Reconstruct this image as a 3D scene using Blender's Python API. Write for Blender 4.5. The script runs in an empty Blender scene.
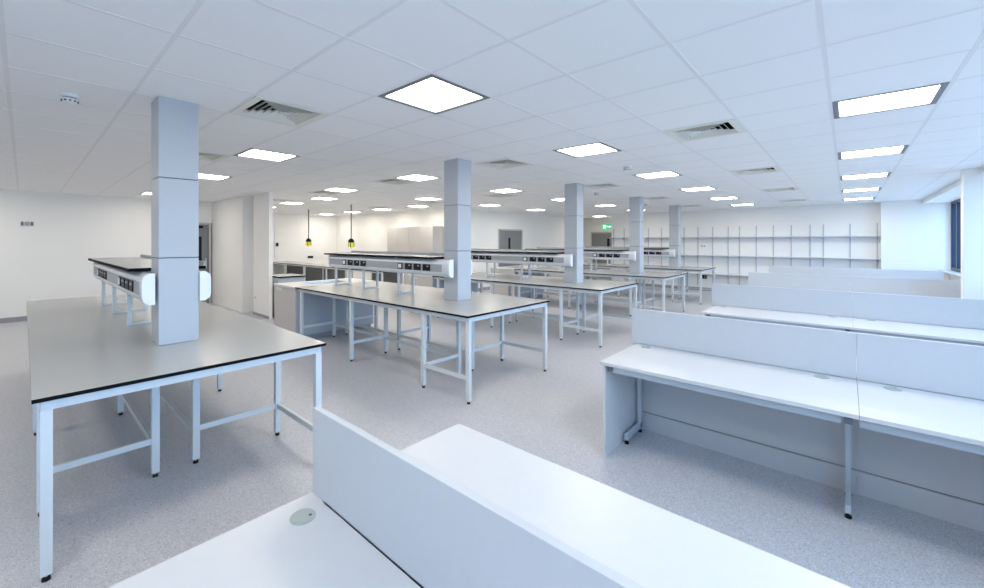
import bpy, bmesh, math, random
from mathutils import Vector, Matrix
random.seed(7)
scene = bpy.context.scene
col = scene.collection

# ------------------------------------------------------------------ materials
def mat(name, color, rough=0.5, metal=0.0, noise=None, bump=None, emit=None, coat=0.0, spec=0.5):
    m = bpy.data.materials.new(name); m.use_nodes = True
    nt = m.node_tree; b = nt.nodes['Principled BSDF']
    b.inputs['Base Color'].default_value = (*color, 1)
    b.inputs['Roughness'].default_value = rough
    b.inputs['Metallic'].default_value = metal
    b.inputs['Coat Weight'].default_value = coat
    b.inputs['Specular IOR Level'].default_value = spec
    if emit:
        b.inputs['Emission Color'].default_value = (*emit[0], 1)
        b.inputs['Emission Strength'].default_value = emit[1]
    tc = nt.nodes.new('ShaderNodeTexCoord')
    if noise:
        stops, scale, detail = noise
        n = nt.nodes.new('ShaderNodeTexNoise'); n.inputs['Scale'].default_value = scale
        n.inputs['Detail'].default_value = detail
        r = nt.nodes.new('ShaderNodeValToRGB')
        els = r.color_ramp.elements
        while len(els) < len(stops): els.new(0.5)
        for e, (p, c) in zip(els, stops):
            e.position = p; e.color = (*c, 1)
        nt.links.new(tc.outputs['Object'], n.inputs['Vector'])
        nt.links.new(n.outputs['Fac'], r.inputs['Fac'])
        nt.links.new(r.outputs['Color'], b.inputs['Base Color'])
    if bump:
        n2 = nt.nodes.new('ShaderNodeTexNoise'); n2.inputs['Scale'].default_value = bump[0]
        n2.inputs['Detail'].default_value = 3
        bp = nt.nodes.new('ShaderNodeBump'); bp.inputs['Strength'].default_value = bump[1]
        bp.inputs['Distance'].default_value = 0.002
        nt.links.new(tc.outputs['Object'], n2.inputs['Vector'])
        nt.links.new(n2.outputs['Fac'], bp.inputs['Height'])
        nt.links.new(bp.outputs['Normal'], b.inputs['Normal'])
    return m

def var(c, d):
    return [(0.3, tuple(max(0, x - d) for x in c)), (0.7, tuple(min(1, x + d) for x in c))]

M = {}
M['wall'] = mat('wall_paint', (0.90, 0.89, 0.865), 0.7, noise=(var((0.90, 0.89, 0.865), .008), 1.5, 4), bump=(180, .08))
M['tile'] = mat('ceiling_tile', (0.84, 0.84, 0.84), 0.9, noise=(var((0.90, 0.905, 0.91), .015), 90, 5), bump=(160, .35))
M['tbar'] = mat('ceiling_grid_white', (0.82, 0.82, 0.825), 0.7, spec=0.2)
M['floor'] = mat('speckled_vinyl', (0.6, 0.6, 0.6), 0.36)
nt = M['floor'].node_tree
tc = nt.nodes.new('ShaderNodeTexCoord'); vo = nt.nodes.new('ShaderNodeTexVoronoi'); vo.inputs['Scale'].default_value = 190
rp = nt.nodes.new('ShaderNodeValToRGB'); rp.color_ramp.elements[0].position = 0.0; rp.color_ramp.elements[0].color = (0.27, 0.28, 0.33, 1)
rp.color_ramp.elements[1].position = 1.0; rp.color_ramp.elements[1].color = (0.78, 0.78, 0.83, 1)
e = rp.color_ramp.elements.new(.3); e.color = (0.50, 0.505, 0.545, 1)
e = rp.color_ramp.elements.new(.75); e.color = (0.58, 0.58, 0.615, 1)
nt.links.new(tc.outputs['Object'], vo.inputs['Vector']); nt.links.new(vo.outputs['Color'], rp.inputs['Fac'])
nt.links.new(rp.outputs['Color'], nt.nodes['Principled BSDF'].inputs['Base Color'])
M['skirt'] = mat('grey_skirting', (0.33, 0.34, 0.37), 0.5)
M['top'] = mat('grey_laminate', (0.43, 0.435, 0.43), 0.25, noise=(var((0.43, 0.435, 0.43), .02), 200, 3))
M['black'] = mat('black_core', (0.006, 0.006, 0.008), 0.7, spec=.08)
M['blackplastic'] = mat('black_plastic', (0.008, 0.008, 0.010), 0.45, spec=.25)
M['frame'] = mat('pale_grey_steel', (0.66, 0.69, 0.71), 0.38, noise=(var((0.66, 0.69, 0.71), .008), 40, 2))
M['column'] = mat('column_cladding', (0.50, 0.525, 0.56), 0.42, noise=(var((0.50, 0.525, 0.56), .012), 260, 2))
M['seam'] = mat('dark_gap', (0.10, 0.12, 0.15), 0.7)
M['desk'] = mat('white_melamine', (0.63, 0.635, 0.65), 0.34, noise=(var((0.63, 0.635, 0.65), .006), 20, 2))
M['screen'] = mat('pale_grey_melamine', (0.56, 0.58, 0.615), 0.45, noise=(var((0.56, 0.58, 0.615), .006), 20, 2))
M['deskmetal'] = mat('silver_steel', (0.55, 0.62, 0.68), 0.33, metal=0.25)
M['darkmetal'] = mat('dark_steel', (0.16, 0.19, 0.23), 0.4, metal=0.3)
M['alu'] = mat('trunking_aluminium', (0.74, 0.77, 0.81), 0.34, metal=0.15)
M['aludark'] = mat('trunking_cover', (0.38, 0.40, 0.43), 0.45, noise=(var((0.38, 0.40, 0.43), .015), 60, 2))
M['whiteplastic'] = mat('white_plastic', (0.86, 0.87, 0.88), 0.3)
M['cupboard'] = mat('beige_cupboard', (0.54, 0.52, 0.50), 0.5, noise=(var((0.54, 0.52, 0.50), .008), 25, 2))
M['cupboardblue'] = mat('grey_cupboard', (0.46, 0.50, 0.56), 0.5, noise=(var((0.46, 0.50, 0.56), .008), 25, 2))
M['sinktop'] = mat('pale_worktop', (0.66, 0.66, 0.64), 0.35)
M['steel'] = mat('stainless_steel', (0.55, 0.57, 0.58), 0.3, metal=0.9)
M['door'] = mat('grey_door', (0.22, 0.23, 0.245), 0.5, noise=(var((0.22, 0.23, 0.245), .01), 30, 2))
M['doorframe'] = mat('door_frame_paint', (0.55, 0.54, 0.52), 0.5)
M['lightframe'] = mat('light_frame', (0.20, 0.22, 0.24), 0.45, metal=0.2)
M['diffuser'] = mat('lit_diffuser', (0.9, 0.9, 0.9), 0.5, emit=((1.0, 0.93, 0.82), 20))
M['vent'] = mat('cream_vent', (0.80, 0.79, 0.72), 0.5)
M['ventdark'] = mat('vent_void', (0.02, 0.022, 0.025), 0.8)
M['grommet'] = mat('grey_green_plastic', (0.42, 0.46, 0.43), 0.4)
M['navy'] = mat('navy_window_frame', (0.012, 0.022, 0.05), 0.4)
M['shelf'] = mat('shelf_grey', (0.66, 0.69, 0.74), 0.45)
M['upright'] = mat('upright_grey', (0.50, 0.54, 0.60), 0.45)
M['yellow'] = mat('yellow_plastic', (0.85, 0.78, 0.04), 0.35)
M['cord'] = mat('grey_cord', (0.14, 0.15, 0.15), 0.6)
M['green'] = mat('exit_green', (0.01, 0.42, 0.20), 0.4, emit=((0.01, 0.55, 0.25), 0.7))
M['signwhite'] = mat('exit_white', (0.9, 0.95, 0.9), 0.4, emit=((0.9, 1.0, 0.92), 1.2))
M['darkpanel'] = mat('dark_grey_panel', (0.16, 0.17, 0.18), 0.5)
g = bpy.data.materials.new('window_glass'); g.use_nodes = True
nt = g.node_tree; nt.nodes.remove(nt.nodes['Principled BSDF'])
tr = nt.nodes.new('ShaderNodeBsdfTransparent'); tr.inputs[0].default_value = (0.93, 0.97, 1, 1)
gl = nt.nodes.new('ShaderNodeBsdfGlossy'); gl.inputs['Roughness'].default_value = 0.02
mx = nt.nodes.new('ShaderNodeMixShader'); mx.inputs[0].default_value = 0.06
nt.links.new(tr.outputs[0], mx.inputs[1]); nt.links.new(gl.outputs[0], mx.inputs[2])
nt.links.new(mx.outputs[0], nt.nodes['Material Output'].inputs['Surface'])
M['glass'] = g

# ------------------------------------------------------------------ helpers
class MB:
    """collects boxes, prisms and quads; build() links them as one mesh object"""
    def __init__(s): s.v = []; s.f = []; s.mi = []; s.mats = []
    def _m(s, m):
        if m not in s.mats: s.mats.append(m)
        return s.mats.index(m)
    def box(s, x0, x1, y0, y1, z0, z1, m, faces=None):
        """faces: dict over -x +x -y +y -z +z -> material key (None leaves the face out)"""
        b = len(s.v)
        s.v += [(x0,y0,z0),(x1,y0,z0),(x1,y1,z0),(x0,y1,z0),(x0,y0,z1),(x1,y0,z1),(x1,y1,z1),(x0,y1,z1)]
        for k, q in {'-z':(0,3,2,1),'+z':(4,5,6,7),'-y':(0,1,5,4),'+y':(2,3,7,6),'-x':(3,0,4,7),'+x':(1,2,6,5)}.items():
            mm = m
            if faces and k in faces:
                mm = faces[k]
                if mm is None: continue
            s.f.append(tuple(b+i for i in q)); s.mi.append(s._m(mm))
        return s
    def quad(s, pts, m):
        b = len(s.v); s.v += [tuple(p) for p in pts]
        s.f.append(tuple(range(b, b+len(pts)))); s.mi.append(s._m(m)); return s
    def prism(s, prof, axis, a0, a1, m, capm=None):
        """prof: list of 2D points; axis 'x': prof=(y,z); 'y': prof=(x,z); 'z': prof=(x,y)"""
        n = len(prof); b = len(s.v)
        for a in (a0, a1):
            for p, q in prof:
                s.v.append({'x':(a,p,q),'y':(p,a,q),'z':(p,q,a)}[axis])
        for i in range(n):
            j = (i+1) % n
            s.f.append((b+i, b+j, b+n+j, b+n+i)); s.mi.append(s._m(m))
        s.f.append(tuple(b+i for i in reversed(range(n)))); s.mi.append(s._m(capm or m))
        s.f.append(tuple(b+n+i for i in range(n))); s.mi.append(s._m(capm or m))
        return s
    def cyl(s, x, y, z0, z1, r, m, n=24, r2=None, axis='z'):
        r2 = r if r2 is None else r2
        b = len(s.v)
        for z, rr in ((z0, r), (z1, r2)):
            for i in range(n):
                a = 2*math.pi*i/n
                p, q = rr*math.cos(a), rr*math.sin(a)
                s.v.append((x+p, y+q, z) if axis == 'z' else ((z, x+p, y+q) if axis == 'x' else (x+p, z, y+q)))
        for i in range(n):
            j = (i+1) % n
            s.f.append((b+i, b+j, b+n+j, b+n+i)); s.mi.append(s._m(m))
        s.f.append(tuple(b+i for i in reversed(range(n)))); s.mi.append(s._m(m))
        s.f.append(tuple(b+n+i for i in range(n))); s.mi.append(s._m(m))
        return s
    def build(s, name, parent=None, bevel=0, smooth=False, seg=2):
        me = bpy.data.meshes.new(name); me.from_pydata(s.v, [], s.f)
        for k in s.mats: me.materials.append(M[k])
        me.polygons.foreach_set('material_index', s.mi)
        bm = bmesh.new(); bm.from_mesh(me)
        bmesh.ops.recalc_face_normals(bm, faces=bm.faces)
        bm.to_mesh(me); bm.free()
        if smooth:
            me.polygons.foreach_set('use_smooth', [True]*len(me.polygons))
            me.set_sharp_from_angle(angle=math.radians(40))
        me.update()
        o = bpy.data.objects.new(name, me); col.objects.link(o)
        if parent: o.parent = parent
        if bevel:
            bv = o.modifiers.new('bevel', 'BEVEL'); bv.width = bevel; bv.segments = seg; bv.limit_method = 'ANGLE'
        return o

def tag(o, label=None, cat=None, group=None, kind=None):
    if label: o['label'] = label
    if cat: o['category'] = cat
    if group: o['group'] = group
    if kind: o['kind'] = kind
    return o
def empty(name, loc, label, cat, group=None):
    o = bpy.data.objects.new(name, None); o.empty_display_size = .1; col.objects.link(o); o.location = loc
    return tag(o, label, cat, group)
def copy_tree(o, parent=None):
    c = o.copy(); col.objects.link(c)
    if parent: c.parent = parent
    for ch in list(o.children): copy_tree(ch, c)
    return c
def struct(o): o['kind'] = 'structure'; return o
def grid_slab(x0, x1, y0, y1, z0, z1, hole, top, side):
    """a slab with a rectangular hole, as one mesh"""
    mb = MB(); hx0, hx1, hy0, hy1 = hole
    for (a, b, c, d) in ((x0, hx0, y0, y1), (hx1, x1, y0, y1), (hx0, hx1, y0, hy0), (hx0, hx1, hy1, y1)):
        f = {'+z': top}
        if b == hx0: f['+x'] = side
        mb.box(a, b, c, d, z0, z1, side, f)
    return mb

H = 2.70                       # ceiling height
TX, TY, T = -1.8909, 1.7277, 0.6   # ceiling tile lattice
BC = [0.78 + 3.01*k for k in range(5)]    # lab bench centre lines
DS = [0.735, 3.79, 6.82, 9.86, 12.80]     # desk divider lines

# ------------------------------------------------------------------ ceiling with openings for lights and diffusers
lights = [(3.5,-3.5),(3.5,.5),(3.5,4.5),(3.5,8.5),(3.5,12.5),(3.5,16.5),(3.5,20.5),
          (-.5,-3.5),(-.5,.5),(-.5,4.5),(-.5,8.5),(-.5,12.5),(-.5,16.5),(-.5,20.5),
          (-5.5,.5),(-5.5,4.5),(-5.5,8.5),(-5.5,12.5),(-5.5,16.5),(-5.5,20.5),
          (-9.5,.5),(-9.5,4.5),(-9.5,8.5),(-9.5,12.5),(-9.5,16.5),(-9.5,24.5),
          (-12.5,5.5),(-12.5,10.5),(-15.5,.5),(-15.5,-4.5),(-10.5,-4.5),(-5.5,-4.5),(-15.5,5.5),(-15.5,10.5),(-18.5,5.5),(-18.5,10.5),(-21.5,10.5)]
vents = [(-2.5,-.5),(1.5,4.5),(1.5,9.5),(1.5,14.5),(1.5,19.5),(-2.5,4.5),(-2.5,9.5),(-2.5,14.5),(-2.5,19.5),
         (-6.5,-.5),(-6.5,4.5),(-6.5,9.5),(-10.5,4.5),(-10.5,9.5),(-14.5,4.5),(-14.5,9.5)]
holes = {(math.floor(i), math.floor(j)) for i, j in lights + vents}
I0, I1, J0, J1 = -25, 6, -9, 32
XE, XW, YB, YF = 1.92, -15.7, -3.3, 18.1
mb = MB()
for i in range(I0, I1+1):
    for j in range(J0, J1+1):
        if (i, j) in holes: continue
        x0, x1 = max(TX+i*T, XW), min(TX+(i+1)*T, XE); y0, y1 = max(TY+j*T, YB), min(TY+(j+1)*T, YF)
        if x1 <= x0 or y1 <= y0: continue
        mb.quad([(x0,y0,H),(x0,y1,H),(x1,y1,H),(x1,y0,H)], 'tile')
ce = struct(mb.build('ceiling'))
mb = MB()
w = .011
for i in range(I0, I1+1):
    x = TX+i*T
    if XW < x < XE: mb.box(x-w, x+w, YB, YF, H-.0015, H+.03, 'tbar')
for j in range(J0, J1+1):
    y = TY+j*T
    if YB < y < YF: mb.box(XW, XE, y-w, y+w, H-.0012, H+.0295, 'tbar')
struct(mb.build('trim_1'))
struct(MB().box(XW-.3, XE+.3, YB-.3, YF+.3, H+.32, H+.4, 'wall').build('ceiling_slab'))

def make_light():
    r = empty('ceiling_light', (0,0,H), '', 'ceiling light', 'square ceiling light panels')
    f = MB(); a, b = .288, .252
    f.box(-a, a, -a, -b, -.004, .03, 'lightframe').box(-a, a, b, a, -.004, .03, 'lightframe')
    f.box(-a, -b, -b, b, -.004, .03, 'lightframe').box(b, a, -b, b, -.004, .03, 'lightframe')
    f.build('light_frame', r)
    d = MB(); d.box(-b, b, -b, b, .006, .028, 'diffuser', {'+z': 'lightframe', '-x':'lightframe','+x':'lightframe','-y':'lightframe','+y':'lightframe'})
    d.build('diffuser', r)
    return r
rowname = {-3.5:'behind the viewer', .5:'nearest', 4.5:'second', 5.5:'first', 8.5:'third', 10.5:'second', 12.5:'fourth', 16.5:'fifth', 20.5:'farthest', 24.5:'last'}
ordw = ['nearest', 'second nearest', 'third nearest', 'fourth nearest', 'fifth nearest', 'farthest']
def light_label(i, j):
    if j < 0: return 'unseen'
    k = {.5:0, 4.5:1, 8.5:2, 12.5:3, 16.5:4, 20.5:5}.get(j)
    if i == 3.5: return 'lit ceiling panel above the top of the frame over the nearest white desks' if k == 0 else 'lit ceiling panel, %s in the right-hand row over the white desks' % ('farthest' if k == 5 else ordw[k-1])
    if i == -.5:
        if k == 0: return 'large lit square ceiling panel with grey frame, biggest and nearest in view'
        return 'lit square ceiling panel, %s in the row right of the grey columns' % ordw[k]
    if i == -5.5:
        if k == 0: return 'lit square ceiling panel just right of the nearest column, beyond the cream vent'
        return 'lit square ceiling panel, %s in the row just left of the column tops' % ordw[k]
    if i == -9.5:
        if j == 24.5: return 'lit ceiling panel above the double door with the green exit sign'
        if k == 0: return 'lit ceiling panel half hidden behind the nearest grey column'
        return 'lit ceiling panel, %s in the row over the far ends of the lab benches' % ordw[k]
    return {(-12.5,5.5):'lit ceiling panel above and just left of the right-hand hanging reel',
            (-12.5,10.5):'lit ceiling panel in front of the tall beige cabinets',
            (-15.5,.5):'lit ceiling panel near the left wall, left of the nearest column',
            (-15.5,5.5):'small lit ceiling panel just right of the white wall pier',
            (-15.5,10.5):'lit ceiling panel above the left end of the tall cabinets',
            (-18.5,5.5):'lit ceiling panel partly hidden by the white wall pier',
            (-18.5,10.5):'lit ceiling panel crossed by the cord of the right-hand reel',
            (-21.5,10.5):'farthest left lit ceiling panel, right of the left-hand reel cord'}[(i, j)]
proto = make_light(); first = True
for (i, j) in lights:
    lab = light_label(i, j)
    if j == -4.5: lab = 'lit square ceiling panel left of the view, %s' % {-15.5: 'by the left wall', -10.5: 'unseen and added, middle of three', -5.5: 'unseen and added, nearest of three'}[i]  # the two away from the wall are unseen, added to brighten it
    if j == -3.5: lab = 'lit square ceiling panel behind the viewpoint, %s side' % ('window' if i > 0 else 'aisle')
    o = proto if first else copy_tree(proto); first = False
    o.location = (TX+i*T, TY+j*T, H); o['label'] = lab

def make_vent():
    r = empty('air_vent', (0,0,H), '', 'air vent', 'four-way ceiling air vents')
    f = MB(); a, b = .288, .235
    for (x0,x1,y0,y1) in ((-a,a,-a,-b),(-a,a,b,a),(-a,-b,-b,b),(b,a,-b,b)):
        f.box(x0,x1,y0,y1,-.006,.012,'vent')
    f.build('vent_frame', r)
    bx = MB(); c = .245
    for q in ([(-c,-c,.012),(c,-c,.012),(c,-c,.16),(-c,-c,.16)],[(-c,c,.012),(c,c,.012),(c,c,.16),(-c,c,.16)],
              [(-c,-c,.012),(-c,c,.012),(-c,c,.16),(-c,-c,.16)],[(c,-c,.012),(c,c,.012),(c,c,.16),(c,-c,.16)],
              [(-c,-c,.16),(c,-c,.16),(c,c,.16),(-c,c,.16)]): bx.quad(q, 'ventdark')
    bx.build('vent_box', r)
    # each ring of blades flares outward as it comes down to the ceiling plane
    for k in range(5):
        ro = .230 - .044*k; ri = ro - .022
        m = MB(); t = .003
        for (sx, sy) in ((1,0),(-1,0),(0,1),(0,-1)):
            def P(rad, z, s):
                return (sx*rad + (s*rad if sx == 0 else 0), sy*rad + (s*rad if sy == 0 else 0), z)
            A = [P(ro, -.004, -1), P(ro, -.004, 1), P(ri, .030, 1), P(ri, .030, -1)]
            B = [P(ro+t, -.004, -1), P(ro+t, -.004, 1), P(ri+t, .030, 1), P(ri+t, .030, -1)]
            m.quad(A, 'vent'); m.quad(B, 'vent')
            m.quad([A[0], A[1], B[1], B[0]], 'vent')
        m.build('louvre_ring', r)
    ro = .013
    MB().box(-ro, ro, -ro, ro, -.003, .03, 'vent').build('centre_block', r)
    return r
vlab = {(-2.5,-.5):'cream square air vent with dark slats, right of the nearest column top',
 (1.5,4.5):'square air vent between the two lit rows, biggest one on the right side',
 (1.5,9.5):'square air vent on the right side, second behind the biggest right one',
 (1.5,14.5):'thin-looking air vent on the right side, third in its line',
 (1.5,19.5):'farthest air vent on the right side, near the shelving wall',
 (-2.5,4.5):'square air vent just right of the second column top',
 (-2.5,9.5):'square air vent just right of the third column top',
 (-2.5,14.5):'small air vent just right of the fourth column top',
 (-2.5,19.5):'tiny air vent just right of the fifth column top',
 (-6.5,-.5):'air vent peeking out from behind the nearest column on its right',
 (-6.5,4.5):'air vent touching the light panel left of the second column',
 (-6.5,9.5):'air vent below the light panel right of the second column',
 (-10.5,4.5):'air vent at the left edge of the light above the reels',
 (-10.5,9.5):'air vent beside the light in front of the tall cabinets',
 (-14.5,4.5):'air vent at the right edge of the white pier top',
 (-14.5,9.5):'air vent right of the right-hand reel cord, near the back wall'}
proto = make_vent(); first = True
for (i, j) in vents:
    o = proto if first else copy_tree(proto); first = False
    o.location = (TX+i*T, TY+j*T, H); o['label'] = vlab[(i, j)]

def detector(x, y, lab):
    r = empty('smoke_detector', (x, y, H), lab, 'smoke detector', 'ceiling detectors')
    MB().cyl(0,0,-.022,0,.056,'whiteplastic',28).build('detector_base', r, smooth=True)
    m = MB().cyl(0,0,-.030,-.022,.040,'darkpanel',28); m.build('neck', r, smooth=True)
    h = MB().cyl(0,0,-.052,-.030,.040,'whiteplastic',28,r2=.050)
    h.cyl(0,0,-.060,-.052,.026,'whiteplastic',28,r2=.040)
    for k in range(10):
        a = 2*math.pi*k/10; cx, cy = .0425*math.cos(a), .0425*math.sin(a)
        h.box(cx-.006, cx+.006, cy-.006, cy+.006, -.050, -.042, 'blackplastic')
    h.build('detector_head', r, smooth=True)
detector(-4.08, .225, 'white smoke detector on the ceiling left of the nearest column')
detector(-2.25, 5.75, 'white detector on the ceiling right of the third column top')
detector(-3.95, 8.4, 'small ceiling detector just left of the fourth column top')
detector(-4.05, 11.7, 'small ceiling detector between the fourth and fifth column tops')

# ------------------------------------------------------------------ room shell
struct(MB().box(XW-.3, XE+.3, YB-.3, YF+.3, -.1, 0, 'floor').build('floor'))
def wall(name, *b): return struct(MB().box(*b, 'wall').build(name))
LW = -12.5           # left wall
# left wall with a doorway (y 2.66..3.40)
m = MB(); m.box(LW-.15, LW, YB, 2.60, 0, H+.3, 'wall').box(LW-.15, LW, 2.60, 3.45, 2.15, H+.3, 'wall'); m.box(LW-.3, LW-.15, 2.5, 3.9, 0, H, 'wall'); struct(m.build('wall_left'))  # slab behind the doorway is added to stop sky light leaking in
wall('wall_back', XW, XE+.2, YB-.15, YB, 0, H+.3)
wall('wall_left_return', LW-.15, -10.25, 3.45, 3.9, 0, H+.3)
wall('wall_left_recess', -10.25, -9.85, 3.78, 3.9, 0, H+.3)
wall('wall_left_pier', -9.85, -8.99, 3.55, 3.62, 0, H+.3)
wall('wall_left_pier_end', -9.85, -9.65, 3.62, 3.9, 0, H+.3)
wall('wall_far_left', XW-.15, XW, 3.9, 8.95, 0, H+.3)
wall('wall_left_inner', XW-.15, LW-.15, 3.75, 3.9, 0, H+.3)
wall('wall_rear_left', XW-.15, -9.15, 8.95, 9.1, 0, H+.3)
D1 = (11.38, 12.85)
m = MB(); m.box(-9.15, -9.0, 8.95, D1[0], 0, H+.3, 'wall').box(-9.15, -9.0, D1[0], D1[1], 2.1, H+.3, 'wall').box(-9.15, -9.0, D1[1], 16.6, 0, H+.3, 'wall')
m.box(-9.3, -9.15, D1[0]-.1, D1[1]+.1, 0, H, 'wall'); struct(m.build('wall_side_left'))  # unseen box behind the door, added to block leaking sky light
wall('wall_side_step', -10.6, -9.15, 16.5, 16.6, 0, H+.3)
wall('wall_corridor_left', -10.75, -10.6, 16.5, YF, 0, H+.3)
D2 = (-8.72, -7.62)
m = MB(); m.box(-10.75, -6.6, YF+.05, YF+.2, 0, H+.3, 'wall').box(-10.75, D2[0], YF-.1, YF+.05, 0, H+.3, 'wall').box(D2[0], D2[1], YF-.1, YF+.05, 2.1, H+.3, 'wall').box(D2[1], -6.6, YF-.1, YF+.05, 0, H+.3, 'wall')  # first box is an added backing that keeps sky light out round the door
struct(m.build('wall_corridor_end'))
wall('wall_corridor_right', -6.71, -6.6, 15.75, YF, 0, H+.3)
SY = 15.6
wall('wall_front', -6.71, .70, SY, SY+.15, 0, H+.3)
wall('wall_front_right', .66, XE+.2, 15.35, SY, 0, H+.3)

# right-hand wall: low wall, head, and the window bays
WX = 1.84
sill_z, head_z = .96, 2.62
bays = [(-3.0, -.1), (.15, 3.05), (3.3, 6.2), (6.45, 9.2), (9.8, 12.45), (12.6, 15.3)]
m = MB(); m.box(WX, WX+.22, YB, 15.4, 0, sill_z, 'wall').box(WX, WX+.22, YB, 15.4, head_z, H+.3, 'wall')
prev = YB
for a, b in bays + [(15.4, 15.4)]:
    m.box(WX, WX+.22, prev, a, sill_z, head_z, 'wall'); prev = b
struct(m.build('wall_right'))
for n, (a, b) in enumerate(bays):
    f = MB(); x0, x1 = WX+.01, WX+.15
    f.box(x0, x1, a, b, sill_z, sill_z+.07, 'navy').box(x0, x1, a, b, head_z-.07, head_z, 'navy')
    ks = 4
    for k in range(ks+1):
        y = a + (b-a)*k/ks; yy0, yy1 = max(a, y-.045), min(b, y+.045)
        f.box(x0, x1, yy0, yy1, sill_z+.07, head_z-.07, 'navy')
    wn = struct(f.build('window_%d' % (n+1)))
    MB().box(WX+.065, WX+.072, a+.02, b-.02, sill_z+.05, head_z-.05, 'glass').build('window_pane', wn)
struct(MB().box(1.66, 1.92, 9.85, 15.35, sill_z-.03, sill_z, 'desk').build('trim_2'))     # window board
struct(MB().box(1.66, 1.92, YB, 9.2, sill_z-.03, sill_z, 'desk').build('trim_4'))
struct(MB().box(1.40, 1.92, YB, 15.35, H-.095, H-.01, 'wall').build('trim_3'))     # boxed soffit along the windows
wall('wall_right_pier', 1.235, WX+.05, 9.24, 9.44, 0, H+.1)

# skirtings
def base(name, *b): struct(MB().box(*b, 'skirt').build(name))
base('baseboard_left', LW, LW+.015, YB, 2.58, 0, .1)
base('baseboard_pier', -9.85, -8.975, 3.535, 3.55, 0, .06)
base('baseboard_rear_left', XW, -9.15, 8.935, 8.95, 0, .1)
m = MB().box(-9.0, -8.985, 9.0, D1[0]-.05, 0, .1, 'skirt').box(-9.0, -8.985, D1[1]+.05, 16.6, 0, .1, 'skirt'); struct(m.build('baseboard_side_left'))
base('baseboard_front', -6.71, .66, SY-.015, SY, 0, .1)

# doors
def door_unit(n, loc, rz, wdt, hgt, split):
    f = MB(); fr = .05
    f.box(-wdt/2-fr, -wdt/2, -.03, .04, 0, hgt+fr, 'doorframe').box(wdt/2, wdt/2+fr, -.03, .04, 0, hgt+fr, 'doorframe').box(-wdt/2, wdt/2, -.03, .04, hgt, hgt+fr, 'doorframe')
    o = struct(f.build('door_%d' % n)); o.location = loc; o.rotation_euler = (0,0,rz)
    edges = [-wdt/2] + split + [wdt/2]
    for k in range(len(edges)-1):
        a, b = edges[k]+.004, edges[k+1]-.004
        lf = MB().box(a, b, 0, .045, .008, hgt-.004, 'door').build('door_leaf', o)
        if b - a > .5:
            c = (a+b)/2 + (.0 if len(split) == 0 else .18*(1 if k else -1))*0
            vx = a + .22 if k else b - .22
            MB().box(vx-.055, vx+.055, -.006, .002, 1.12, 1.78, 'blackplastic').build('vision_panel', lf)
            hx = a+.07 if k else b-.07
            MB().box(hx-.012, hx+.012, -.05, 0, .95, 1.2, 'steel').build('door_handle', lf)
    return o
door_unit(1, (LW+.02, 3.0, 0), math.pi/2, .74, 2.1, [])
MB().box(-.10, .22, -.06, .0, 2.0, 2.06, 'blackplastic').build('door_closer', bpy.data.objects['door_1'])
door_unit(2, (-9.01, (D1[0]+D1[1])/2, 0), math.pi/2, D1[1]-D1[0]-.1, 2.05, [-.28])
door_unit(3, ((D2[0]+D2[1])/2, YF-.1, 0), 0, D2[1]-D2[0]-.1, 2.03, [])
# door 3 : dark wall signs beside it
# exit sign above door 3
r = empty('exit_sign', (-7.93, YF-.115, 2.22), 'green emergency exit sign with white running figure and arrow above the far double door', 'exit sign')
MB().box(-.24, .24, -.03, .01, 0, .20, 'green').build('sign_panel', r)
m = MB(); y = -.033
def sq(x0,x1,z0,z1): m.box(x0,x1,y,y+.002,z0,z1,'signwhite')
# door shape with the green running person, then the arrow
sq(-.19,-.06,.03,.045); sq(-.19,-.175,.03,.17); sq(-.19,-.06,.155,.17); sq(-.075,-.06,.03,.17)
m.cyl(-.118, .138, y, y+.002, .013, 'signwhite', 12, axis='y')
m.prism([(-.14,.12),(-.105,.125),(-.112,.085),(-.088,.05),(-.10,.046),(-.125,.078),(-.15,.05),(-.16,.058),(-.135,.09)], 'y', y, y+.002, 'signwhite')
m.prism([(.0,.085),(.11,.085),(.11,.055),(.18,.10),(.11,.145),(.11,.115),(.0,.115)], 'y', y, y+.002, 'signwhite')
m.build('sign_symbols', r)

# ------------------------------------------------------------------ columns
cw = .125
clab = ['nearest tall pale grey clad column rising through the front left lab bench',
 'second grey column, rising through the middle lab bench beside the socket rail',
 'third grey column from the left, between the second and third bench ends',
 'fourth grey column from the left, slim and in front of the shelving wall',
 'fifth and farthest grey column, just in front of the wall shelving']
def make_column():
    r = empty('column', (0,0,0), '', 'column', 'grey clad columns through the lab benches')
    for (a, b) in ((.901, 1.527), (1.533, 2.112), (2.118, H)):
        MB().box(-cw, cw, -cw, cw, a, b, 'column').build('cladding_panel', r, bevel=.003)
    MB().box(-cw+.006, cw-.006, -cw+.006, cw-.006, .91, H-.01, 'seam').build('column_core', r)
    return r
CX = -3.725
CXS = [-3.745, -3.715, -3.675, -3.665, -3.665]
CYS = [.785, 3.85, 6.89, 9.93, 12.93]
BC = [.775, 3.80, 6.85, 9.87, 12.86]
proto = make_column()
for k in range(5):
    o = proto if k == 0 else copy_tree(proto)
    o.location = (CXS[k], CYS[k], 0); o['label'] = clab[k]

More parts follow.
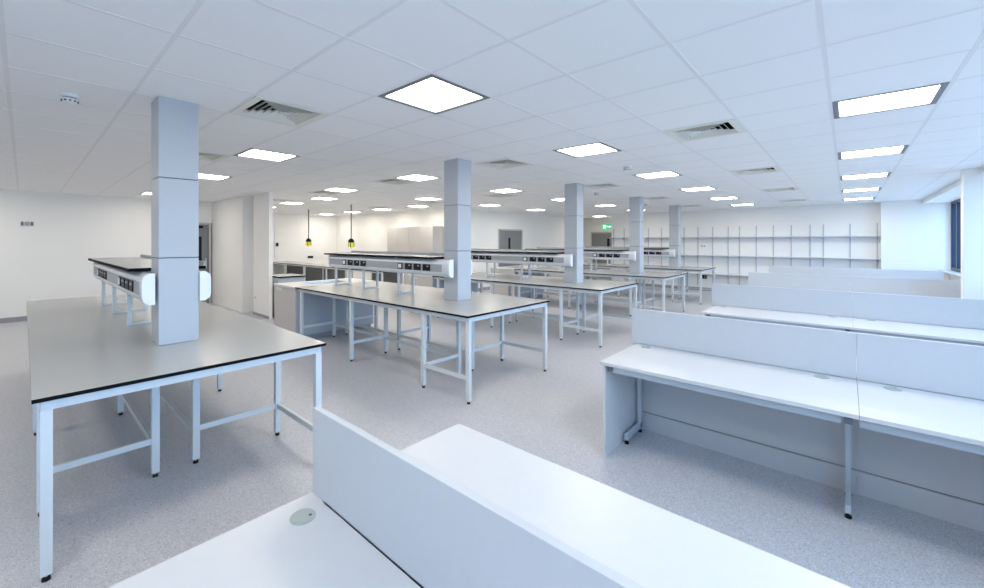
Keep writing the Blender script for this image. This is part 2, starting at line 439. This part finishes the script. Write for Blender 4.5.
# ------------------------------------------------------------------ lab benches
bench_lab = ['front left grey-topped lab bench with pale steel legs around the nearest column',
 'second grey-topped lab bench around the second column, its whole end in view',
 'third island lab bench, grey top around the third column, behind the second bench',
 'fourth island lab bench around the fourth column',
 'farthest island lab bench around the fifth column, near the wall shelving']
HT = .9
def make_leg(r, x, y, s=.023):
    l = MB().box(x-s, x+s, y-s, y+s, .03, HT-.066, 'frame').build('leg', r, bevel=.003)
    f = MB(); f.cyl(x, y, .0, .016, .018, 'blackplastic', 14, r2=.015).cyl(x, y, .016, .032, .006, 'steel', 8)
    f.build('levelling_foot', l)
def make_bench(k, xend, dcol, xs):
    c = BC[k]; ox, oy = (-2.82 if k == 0 else -2.775), c
    r = empty('lab_bench', (ox, oy, 0), bench_lab[k], 'lab bench', 'island lab benches')
    L = xend - ox; yw = .75 if k == 0 else .77; k0 = yw - .77
    MB().box(L, 0, -yw, yw, HT-.02, HT, 'black', {'+z': 'top'}).build('tabletop', r)
    # upper perimeter rails
    a = MB(); z0, z1 = HT-.068, HT-.021
    a.box(L+.02, -.02, -.74-k0, -.70-k0, z0, z1, 'frame'); a.box(L+.02, -.02, .70+k0, .74+k0, z0, z1, 'frame')
    a.box(-.06, -.02, -.70-k0, .70+k0, z0, z1, 'frame')
    for x in xs: a.box(x-.02, x+.02, -.70-k0, .70+k0, z0+.004, z1, 'frame')
    a.build('top_frame', r)
    iy = {-1: .145, 1: .10}
    # corner legs and overhang end
    for s in (-1, 1):
        make_leg(r, -.04, s*(.72+k0))
        MB().box(xs[0]+.02, -.06, s*(.72+k0)-.012, s*(.72+k0)+.012, .235, .275, 'frame').build('side_rail', r)
    for n, x in enumerate(xs):
        for y in (-.72-k0, -iy[-1], iy[1], .72+k0): make_leg(r, x, y)
        for s in (-1, 1):
            MB().box(x-.012, x+.012, min(s*(.70+k0), s*(iy[s]+.02)), max(s*(.70+k0), s*(iy[s]+.02)), .235, .275, 'frame').build('cross_rail', r)
        if n:
            for s in (-1, 1):
                MB().box(x+.02, xs[n-1]-.02, s*iy[s]-.012, s*iy[s]+.012, .20, .24, 'frame').build('long_rail', r)
    return r
def rel(xs): return [x+2.80 for x in xs]
make_bench(0, -7.56, 0, rel([-3.54, -5.05, -6.53, -7.50]))
for k in range(1, 5):
    make_bench(k, -6.63, 0, rel([-3.53, -5.03, -6.52]))

# sink units closing the bench ends
sink_lab = [None, 'pale sink cupboard at the left end of the second lab bench',
 'pale sink cupboard at the left end of the third lab bench, below its socket rail',
 'pale sink cupboard at the left end of the fourth lab bench',
 'pale sink cupboard at the left end of the farthest lab bench']
def make_sink():
    r = empty('sink_cupboard', (0,0,0), '', 'sink cupboard', 'sink cupboards at bench ends')
    x0, x1, yw = -.86, -.004, .77
    b = MB(); b.box(x0+.02, x1-.002, -yw+.012, yw-.012, .08, HT-.14, 'cupboard', {'+x':'cupboardblue'})
    b.box(x0+.02, x1-.002, -yw+.012, -yw+.03, HT-.14, HT-.03, 'cupboard').box(x0+.02, x1-.002, yw-.03, yw-.012, HT-.14, HT-.03, 'cupboard')
    b.box(x1-.02, x1-.002, -yw+.03, yw-.03, HT-.14, HT-.03, 'cupboardblue').box(x0+.02, x0+.04, -yw+.03, yw-.03, HT-.14, HT-.03, 'cupboard')
    b.build('cupboard_body', r)
    MB().box(x0+.05, x1-.04, -yw+.05, yw-.05, 0, .08, 'skirt').build('plinth', r)
    hx = (-.66, -.2, -.35, .35)
    grid_slab(x0, x1, -yw, yw, HT-.03, HT, hx, 'sinktop', 'sinktop').build('worktop', r)
    s = MB(); a, b2, c, d = hx; e = .012
    for q in ([(a,c,HT-.002),(b2,c,HT-.002),(b2-e,c+e,HT-.13),(a+e,c+e,HT-.13)],[(a,d,HT-.002),(b2,d,HT-.002),(b2-e,d-e,HT-.13),(a+e,d-e,HT-.13)],
              [(a,c,HT-.002),(a,d,HT-.002),(a+e,d-e,HT-.13),(a+e,c+e,HT-.13)],[(b2,c,HT-.002),(b2,d,HT-.002),(b2-e,d-e,HT-.13),(b2-e,c+e,HT-.13)],
              [(a+e,c+e,HT-.13),(b2-e,c+e,HT-.13),(b2-e,d-e,HT-.13),(a+e,d-e,HT-.13)]): s.quad(q, 'steel')
    s.build('basin', r)
    MB().box(x0+.10, x0+.34, -yw+.006, -yw+.012, HT-.10, HT-.055, 'sinktop').build('label_holder', r)
    return r
proto = make_sink()
for k in range(1, 5):
    o = proto if k == 1 else copy_tree(proto)
    o.location = (-6.63, BC[k], 0); o['label'] = sink_lab[k]

# ------------------------------------------------------------------ service rails with reagent shelf
spine_lab = ['reagent shelf with socket trunking on U legs on the front left bench',
 'reagent shelf with socket trunking on the second bench, left of the second column',
 'reagent shelf with socket trunking between the second and third columns',
 'reagent shelf with socket trunking between the third and fourth columns',
 'reagent shelf with socket trunking between the fourth and fifth columns']
def socket_set(parent, xw, face, s):
    """white outlet then three black double sockets on the trunking face (y = face, outward s)"""
    def plate(x, hw, mat_, name):
        m = MB(); y0, y1 = sorted((face, face+s*.008))
        m.box(x-hw, x+hw, y0, y1, 1.268, 1.352, mat_)
        return m.build(name, parent, bevel=.004)
    o = plate(xw, .052, 'blackplastic', 'data_outlet')
    y0, y1 = sorted((face+s*.008, face+s*.013))
    MB().box(xw-.032, xw+.032, y0, y1, 1.283, 1.338, 'whiteplastic').build('outlet_insert', o)
    for d in (.18, .365, .55):
        q = plate(xw+d, .073, 'blackplastic', 'power_socket')
        y0, y1 = sorted((face+s*.008, face+s*.018))
        MB().box(xw+d+.02, xw+d+.045, y0, y1, 1.318, 1.335, 'aludark').build('switch', q)
def make_spine(x_far):
    r = empty('reagent_shelf', (0,0,HT), '', 'reagent shelf', 'reagent shelves with socket trunking')
    # local z is world z minus bench height
    def fix(o): o.location.z = -HT; return o
    xn = .105       # end caps level with the column front
    yf, yb = .205, .142
    for s in (-1, 1):
        prof = [(s*yb, 1.205), (s*(yf-.03), 1.205), (s*(yf-.008), 1.225), (s*yf, 1.25), (s*yf, 1.372), (s*(yf-.010), 1.396), (s*(yf-.034), 1.418), (s*yb, 1.418)]
        t = fix(MB().prism(prof, 'x', x_far, xn-.012, 'alu').build('socket_trunking', r, smooth=True))
        y0, y1 = sorted((s*yf, s*(yf+.003)))
        MB().box(x_far+.01, xn-.13, y0, y1, 1.262, 1.358, 'aludark').build('cover_strip', t)
        for xw in (-2.33, -.86):
            socket_set(t, xw, s*(yf+.003), s)
        cp = [(s*(yb-.004), 1.20), (s*(yf-.03), 1.20), (s*(yf), 1.222), (s*(yf+.008), 1.25), (s*(yf+.008), 1.374), (s*(yf), 1.40), (s*(yf-.03), 1.423), (s*(yb-.004), 1.423)]
        fix(MB().prism(cp, 'x', xn-.012, xn+.012, 'whiteplastic').build('end_cap', r, smooth=True))
        fix(MB().prism(cp, 'x', x_far-.02, x_far, 'whiteplastic').build('end_cap', r, smooth=True))
    sh = MB(); sh.box(x_far-.10, -.16, -.25, .25, 1.426, 1.450, 'black', {'+z': 'top'})
    fix(sh.build('shelf_board', r))
    fix(MB().box(x_far-.02, -.16, .236, .25, 1.450, 1.486, 'aludark').build('shelf_lip', r))
    for x in (-.99, -1.89, x_far+.10):
        u = MB()
        for s in (-1, 1): u.box(x-.018, x+.018, s*.13-.015, s*.13+.015, HT+.001, 1.426, 'frame')
        u.box(x-.018, x+.018, -.115, .115, HT+.001, HT+.02, 'frame').box(x-.018, x+.018, -.2, .2, 1.40, 1.425, 'frame')
        fix(u.build('support', r))
    return r
proto = make_spine(-2.83)
for k in range(5):
    o = proto if k == 0 else copy_tree(proto)
    o.location = (-3.72, BC[k], HT); o['label'] = spine_lab[k]

# ------------------------------------------------------------------ white office desks and dividers
X0, XJ, X1 = -1.44, .05, 1.46
pos = ['nearest island, where the viewer stands', 'second island', 'third island', 'fourth island', 'farthest island']
def make_desk(w, left_panel, gxs):
    """desk occupying local x 0..w, local y 0 (user edge) .. -depth is +y towards the divider"""
    r = empty('desk', (0,0,0), '', 'desk', 'white office desks in back-to-back rows')
    dp = .765
    MB().box(.05 if left_panel else 0, w, 0, dp, .705, .73, 'desk').build('desktop', r, bevel=.002)
    MB().box(.14 if left_panel else .0, w-.07, .035, .07, .655, .7045, 'deskmetal').build('front_rail', r)
    MB().box(.06, w-.04, .55, .58, .665, .705, 'deskmetal').build('back_rail', r)
    xa = .03 if left_panel else 0
    mp = MB().box(xa, w, dp-.055, dp-.037, .155, .70, 'screen').build('modesty_panel', r)
    MB().box(xa, w, dp-.050, dp-.042, .15, .155, 'seam').build('shadow_gap', mp)
    MB().box(xa, w, dp-.070, dp-.045, .0, .15, 'screen').build('kick_panel', r)
    if left_panel:
        MB().box(.068, .088, .02, dp-.01, 0, .705, 'desk').build('end_panel', r)
    for x in ([.125, w-.042] if left_panel else []):
        f = MB(); hw = .014
        f.box(x-hw, x+hw, .03, dp-.075, .665, .7045, 'deskmetal')
        f.box(x-hw, x+hw, .61, .65, .03, .665, 'deskmetal')
        f.box(x-hw, x+hw, .32, .66, .035, .085, 'deskmetal')
        o = f.build('cantilever_leg', r, bevel=.003)
        MB().box(x-hw-.003, x+hw+.003, .022, .034, .663, .7045, 'darkmetal').build('leg_end_cap', o)
        for y in (.345, .635):
            MB().cyl(x, y, 0, .014, .017, 'blackplastic', 14).cyl(x, y, .014, .036, .006, 'blackplastic', 8).build('levelling_foot', o)
    for gx in gxs:
        g2o = MB().cyl(gx, dp-.085, .7295, .7325, .041, 'grommet', 32).build('cable_grommet', r, smooth=True)
        MB().cyl(gx, dp-.085, .7325, .7335, .033, 'grommet', 32).cyl(gx+.012, dp-.065, .7335, .734, .006, 'seam', 12).build('grommet_lid', g2o)
    return r
A = make_desk(XJ-X0-.0015, True, (.16, XJ-X0-.175))
B = make_desk(X1-XJ-.0015, False, (.16,))
used = [False, False]
ranks = ['nearest', 'second', 'third', 'fourth', 'farthest']
def put(proto, idx, loc, rz, lab):
    if used[idx]: o = copy_tree(proto)
    else: o = proto; used[idx] = True
    o.location = loc; o.rotation_euler = (0,0,rz); o['label'] = lab
    return o
lab_fA = ['white desk at the bottom left with a grey cable grommet, before the nearest divider',
          'long white desk with end panel and open knee space, facing the viewer on the right',
          'white desk along the front of the third divider, left half',
          'white desk on the viewer side of the fourth divider, left half',
          'white desk on the viewer side of the farthest divider, left half']
lab_fB = ['white desk right of the bottom left desk, below the frame edge',
          'white desk right of the middle steel leg, cut by the right frame edge',
          'white desk along the front of the third divider, right half',
          'short white desk beside the right wall pier',
          'white desk on the viewer side of the farthest divider, right half']
lab_bA = ['white desktop just behind the nearest divider, left half, at the bottom centre',
          'desk behind the second divider, left half', 'desk behind the third divider, left half',
          'desk behind the fourth divider, left half', 'desk behind the farthest divider, left half']
lab_bB = ['white desktop behind the nearest divider, right half at the bottom frame edge',
          'desk behind the second divider, right half', 'desk behind the third divider, right half',
          'desk behind the fourth divider, right half', 'desk behind the farthest divider, right half']
scr_lab = ['pale grey desk divider, %s', ]
def make_screen(w):
    o = MB().box(0, w, -.0125, .0125, .732, 1.04, 'screen').build('desk_divider', bevel=.0015)
    return tag(o, '-', 'desk divider', 'pale grey desk dividers')
SA = make_screen(XJ-X0-.006); SB = make_screen(X1-XJ-.002); us = [False, False]
def puts(proto, idx, loc, lab):
    if us[idx]: o = copy_tree(proto)
    else: o = proto; us[idx] = True
    o.location = loc; o['label'] = lab; return o
sA = ['large grey-white desk divider in the bottom foreground, running off the bottom edge',
 'pale desk divider on the long desk with open knee space, left half',
 'pale desk divider, third from the front, left half',
 'pale desk divider, fourth from the front, left half',
 'farthest pale desk divider below the wall shelving, left half']
sB = ['right continuation of the foreground desk divider below the frame',
 'pale desk divider on the long desk, right half at the frame edge',
 'pale desk divider, third from the front, right half',
 'shaded desk divider, fourth from the front, right half ending behind the pier',
 'farthest pale desk divider, right half ending by the window board']
for k, y in enumerate(DS):
    d = .78
    put(A, 0, (X0 - (.05 if k == 0 else 0), y-d, 0), 0, lab_fA[k])
    if k != 3:
        put(B, 1, (XJ, y-d, 0), 0, lab_fB[k])
    puts(SA, 0, (X0 + .004, y, 0), sA[k]); puts(SB, 1, (XJ, y, 0), sB[k])
# the mirrored rows behind each divider (mirrored builds, so end panels stay on the left)
def make_back(w, left_panel):
    r = empty('desk', (0,0,0), '', 'desk', 'white office desks in back-to-back rows')
    dp = .765
    MB().box(0, w, .015, .015+dp-.015, .705, .73, 'desk').build('desktop', r, bevel=.002)
    MB().box(.06, w-.04, dp-.165, dp-.145, .665, .705, 'deskmetal').build('front_rail', r)
    MB().box(.03, w-.004, .037, .055, .155, .70, 'screen').build('modesty_panel', r)
    MB().box(.03, w-.004, .045, .070, .0, .15, 'screen').build('kick_panel', r)
    if left_panel: MB().box(.03, .05, .01, dp-.02, 0, .705, 'desk').build('end_panel', r)
    for x in ([.105, w] if left_panel else []):
        f = MB(); hw = .02
        f.box(x-hw, x+hw, .075, dp-.03, .665, .7045, 'deskmetal').box(x-hw, x+hw, .115, .155, .03, .665, 'deskmetal').box(x-hw, x+hw, .105, .445, .035, .085, 'deskmetal')
        o = f.build('cantilever_leg', r, bevel=.003)
        for y in (.13, .42): MB().cyl(x, y, 0, .036, .015, 'blackplastic', 14).build('levelling_foot', o)
    MB().cyl(.16, .085, .7295, .7325, .041, 'grommet', 32).build('cable_grommet', r)
    return r
RA = make_back(XJ-X0-.0015, True); RB = make_back(X1-XJ-.0015, False); used = [False, False]
for k, y in enumerate(DS):
    put(RA, 0, (X0, y, 0), 0, lab_bA[k]); put(RB, 1, (XJ, y, 0), 0, lab_bB[k])
# the grommet of the front foreground and back-row desks is seen on the near side; the short desk beside the pier
r = make_desk(1.235-.02-XJ, False, (.16,)); r.location = (XJ, DS[3]-.78, 0); r['label'] = lab_fB[3]

# ------------------------------------------------------------------ wall shelving
units = [((-6.62, -6.21, -5.77, -5.32), 'leftmost wall shelving unit beside the corridor opening'),
         ((-4.87, -4.50, -4.13, -3.70, -3.26, -2.82), 'wall shelving unit behind the fifth column'),
         ((-2.51, -2.07, -1.64, -1.21, -.78), 'wall shelving unit with five uprights, second from the right'),
         ((-.49, .07, .60), 'rightmost wall shelving unit with three uprights next to the bright wall')]
edges = [(-6.68, -5.10), (-5.09, -2.67), (-2.66, -.64), (-.63, .655)]
for (ups, lab), (xa, xb) in zip(units, edges):
    r = empty('wall_shelving', ((xa+xb)/2, SY, 0), lab + ', three shelves', 'wall shelving', 'wall shelving units')
    cx = (xa+xb)/2
    for u in ups:
        m = MB().box(u-cx-.0125, u-cx+.0125, -.02, -.001, .18, 2.14, 'upright'); o = m.build('upright', r)
        for z in (.57, 1.18, 1.79):
            MB().prism([(-.02, z-.005), (-.02, z-.075), (-.05, z-.07), (-.22, z-.02), (-.22, z-.005)], 'x', u-cx-.005, u-cx+.005, 'upright').build('bracket', o)
    for z in (.57, 1.18, 1.79):
        MB().box(xa-cx, xb-cx, -.25, -.022, z-.004, z+.018, 'shelf').build('shelf_board', r)

# ------------------------------------------------------------------ wall fittings
def tagbox(name, mb_, lab, cat, bevel=0, group=None): return tag(mb_.build(name, bevel=bevel), lab, cat, group)
r = empty('wall_control', (LW, .05, 2.02), 'small control plate with two dark windows high on the left wall', 'control plate')
MB().box(0, .02, -.095, .095, -.05, .05, 'whiteplastic').build('plate', r, bevel=.004)
MB().box(.018, .026, -.09, -.05, -.04, .04, 'darkpanel').build('dark_window', r)
MB().box(.018, .026, .05, .09, -.04, .04, 'darkpanel').build('dark_window', r)
MB().cyl(-.0, 0, .018, .03, .045, 'aludark', 20, axis='x').build('dial', r)
def socket(x, y, z, lab, m='whiteplastic', hw=.045):
    r = empty('wall_socket', (x, y, z), lab, 'wall socket')
    MB().box(-hw*1.6, hw*1.6, -.012, 0, -hw, hw, m).build('face_plate', r, bevel=.004)
    MB().box(-hw*.9, -hw*.3, -.014, -.011, -hw*.5, hw*.3, 'skirt').box(hw*.3, hw*.9, -.014, -.011, -hw*.5, hw*.3, 'skirt').build('socket_face', r)
socket(-9.70, 3.55, .40, 'white wall socket low on the front of the wall pier')
socket(-3.53, SY, .46, 'black wall socket below the lowest shelf, by the farthest bench end', 'blackplastic', .06)
socket(-3.54, SY, 1.50, 'white switch plate between the wall shelves right of the fifth column', 'whiteplastic', .06)
r = empty('wall_socket', (XW, 7.80, 1.03), 'small black wall socket on the far left wall below the hanging reels', 'wall socket')
MB().box(0, .03, -.11, .11, -.045, .045, 'blackplastic').build('face_plate', r, bevel=.01)
r = empty('equipment_board', (XW, 6.42, 1.30), 'narrow white equipment board with small black device beside the pier edge', 'wall panel')  # white wall board carrying a small black device
MB().box(0, .03, -.03, .10, -.25, .75, 'whiteplastic').build('board', r)
MB().box(.03, .06, .02, .10, .17, .30, 'blackplastic').build('device', r)

# hanging retractable reels
def reel(x, y, zc, lab):
    r = empty('hanging_reel', (x, y, H), lab, 'hanging power reel', 'hanging yellow and black reels')
    MB().cyl(0,0,zc+.10-H,0,.017,'cord',10).build('cord', r)
    b = MB(); b.cyl(0,0,zc+.05-H,zc+.11-H,.085,'blackplastic',20,r2=.04).cyl(0,0,zc-.0-H,zc+.05-H,.085,'blackplastic',20)
    b.build('reel_housing', r, smooth=True)
    y_ = MB().cyl(0,0,zc-.13-H,zc-H,.074,'yellow',20,r2=.08); y_.build('yellow_socket_block', r, smooth=True)
    g_ = MB()
    for k in range(4):
        a = math.pi/4 + k*math.pi/2; cx, cy = .078*math.cos(a), .078*math.sin(a)
        g_.box(cx-.008, cx+.008, cy-.008, cy+.008, zc-.12-H, zc-.01-H, 'blackplastic')
    g_.cyl(0,0,zc-.17-H,zc-.13-H,.02,'yellow',10)
    g_.build('socket_cover', r)
reel(-10.30, 6.33, 1.62, 'yellow and black reel hanging on a long cord, right of the two')
reel(-12.86, 6.33, 1.64, 'yellow and black reel hanging on a long cord, left of the two')

# ------------------------------------------------------------------ back-left furniture
r = empty('base_cupboard', (-9.15, 3.96, 0), 'low grey base cupboard with dark worktop edge tucked behind the wall pier', 'cupboard')
MB().box(-.35, .30, -.27, .30, .1, .87, 'cupboardblue').build('cupboard_body', r)
MB().box(-.33, .27, -.25, .28, 0, .1, 'skirt').build('plinth', r)
MB().box(-.36, .33, -.275, .31, .87, .90, 'black', {'+z': 'top'}).build('worktop', r)

r = empty('back_bench', (-12.1, 6.5, 0), 'long grey-topped bench below the hanging reels in the back left area', 'lab bench')
MB().box(-3.6, 3.55, -.38, .38, .88, .90, 'black', {'+z': 'top'}).build('tabletop', r)
MB().box(-3.56, 3.51, -.35, -.31, .84, .88, 'frame').box(-3.56, 3.51, .31, .35, .84, .88, 'frame').build('top_frame', r)
for k in range(6):
    x = -3.5 + k*1.4
    for y in (-.33, .33):
        l = MB().box(x-.02, x+.02, y-.02, y+.02, .03, .84, 'frame').build('leg', r)
        MB().cyl(x, y, 0, .03, .018, 'blackplastic', 10).build('levelling_foot', l)
for k in range(5):
    if k == 3: continue
    MB().box(-3.46+k*1.4, -2.14+k*1.4, .30, .31, .12, .84, 'darkpanel').build('back_panel', r)

for n in range(2):
    lab = ['tall beige double cabinet on the back wall, left one of the pair',
           'tall beige double cabinet on the back wall, right one, next to the second column'][n]
    r = empty('tall_cabinet', (-11.55 + n*1.15 + .575, 8.94, 0), lab, 'cabinet', 'tall beige cabinets')
    MB().box(-.573, .573, -.42, 0, .08, 2.12, 'cupboard').build('carcass', r)
    MB().box(-.555, .555, -.40, 0, 0, .08, 'skirt').build('plinth', r)
    for s in (-1, 1):
        a, b = sorted((s*.004, s*.57))
        d = MB().box(a, b, -.442, -.422, .09, 2.115, 'cupboard').build('door', r, bevel=.002)
        MB().box(s*.04-.006, s*.04+.006, -.462, -.442, 1.0, 1.18, 'steel').build('handle', d)

# ------------------------------------------------------------------ light: overcast sky through the windows
wd = bpy.data.worlds.new('overcast_sky'); scene.world = wd; wd.use_nodes = True
nt = wd.node_tree; bg = nt.nodes['Background']
tc = nt.nodes.new('ShaderNodeTexCoord'); sep = nt.nodes.new('ShaderNodeSeparateXYZ'); rp = nt.nodes.new('ShaderNodeValToRGB')
rp.color_ramp.elements[0].position = 0.46; rp.color_ramp.elements[0].color = (0.22, 0.30, 0.40, 1)
rp.color_ramp.elements[1].position = 0.56; rp.color_ramp.elements[1].color = (0.38, 0.66, 1.0, 1)
mp = nt.nodes.new('ShaderNodeMath'); mp.operation = 'MULTIPLY_ADD'; mp.inputs[1].default_value = .5; mp.inputs[2].default_value = .5
nt.links.new(tc.outputs['Generated'], sep.inputs[0]); nt.links.new(sep.outputs['Z'], mp.inputs[0])
nt.links.new(mp.outputs[0], rp.inputs['Fac']); nt.links.new(rp.outputs['Color'], bg.inputs['Color'])
bg.inputs['Strength'].default_value = 8.0
for n, (a, b) in enumerate(bays):        # portals: only guide the sky sampling through the panes
    l = bpy.data.lights.new('window_portal', 'AREA'); l.shape = 'RECTANGLE'; l.size = b-a; l.size_y = head_z-sill_z
    l.cycles.is_portal = True
    o = bpy.data.objects.new('window_portal', l); col.objects.link(o)
    o.location = (WX+.2, (a+b)/2, (head_z+sill_z)/2)
    o.rotation_euler = Vector((-1,0,0)).to_track_quat('-Z', 'Y').to_euler()
    o.rotation_euler = (Matrix(((0,0,1),(1,0,0),(0,1,0)))).to_euler()

# ------------------------------------------------------------------ camera
cam = bpy.data.cameras.new('camera'); co = bpy.data.objects.new('camera', cam); col.objects.link(co)
co.location = (0, 0, 1.65); co.rotation_euler = (math.pi/2, 0, .7489)
cam.sensor_width = 36; cam.lens = 410.46/984*36
cam.shift_x = (492-465.17)/984; cam.shift_y = (241.5-294)/984
cam.clip_start = .05
scene.camera = co
vs = scene.view_settings
vs.view_transform = 'Standard'; vs.look = 'None'; vs.gamma = 1; vs.use_curve_mapping = False
vs.exposure = 0.12
scene.cycles.use_denoising = True
scene.cycles.max_bounces = 10; scene.cycles.diffuse_bounces = 6; scene.cycles.transparent_max_bounces = 12
scene.cycles.sample_clamp_indirect = 6
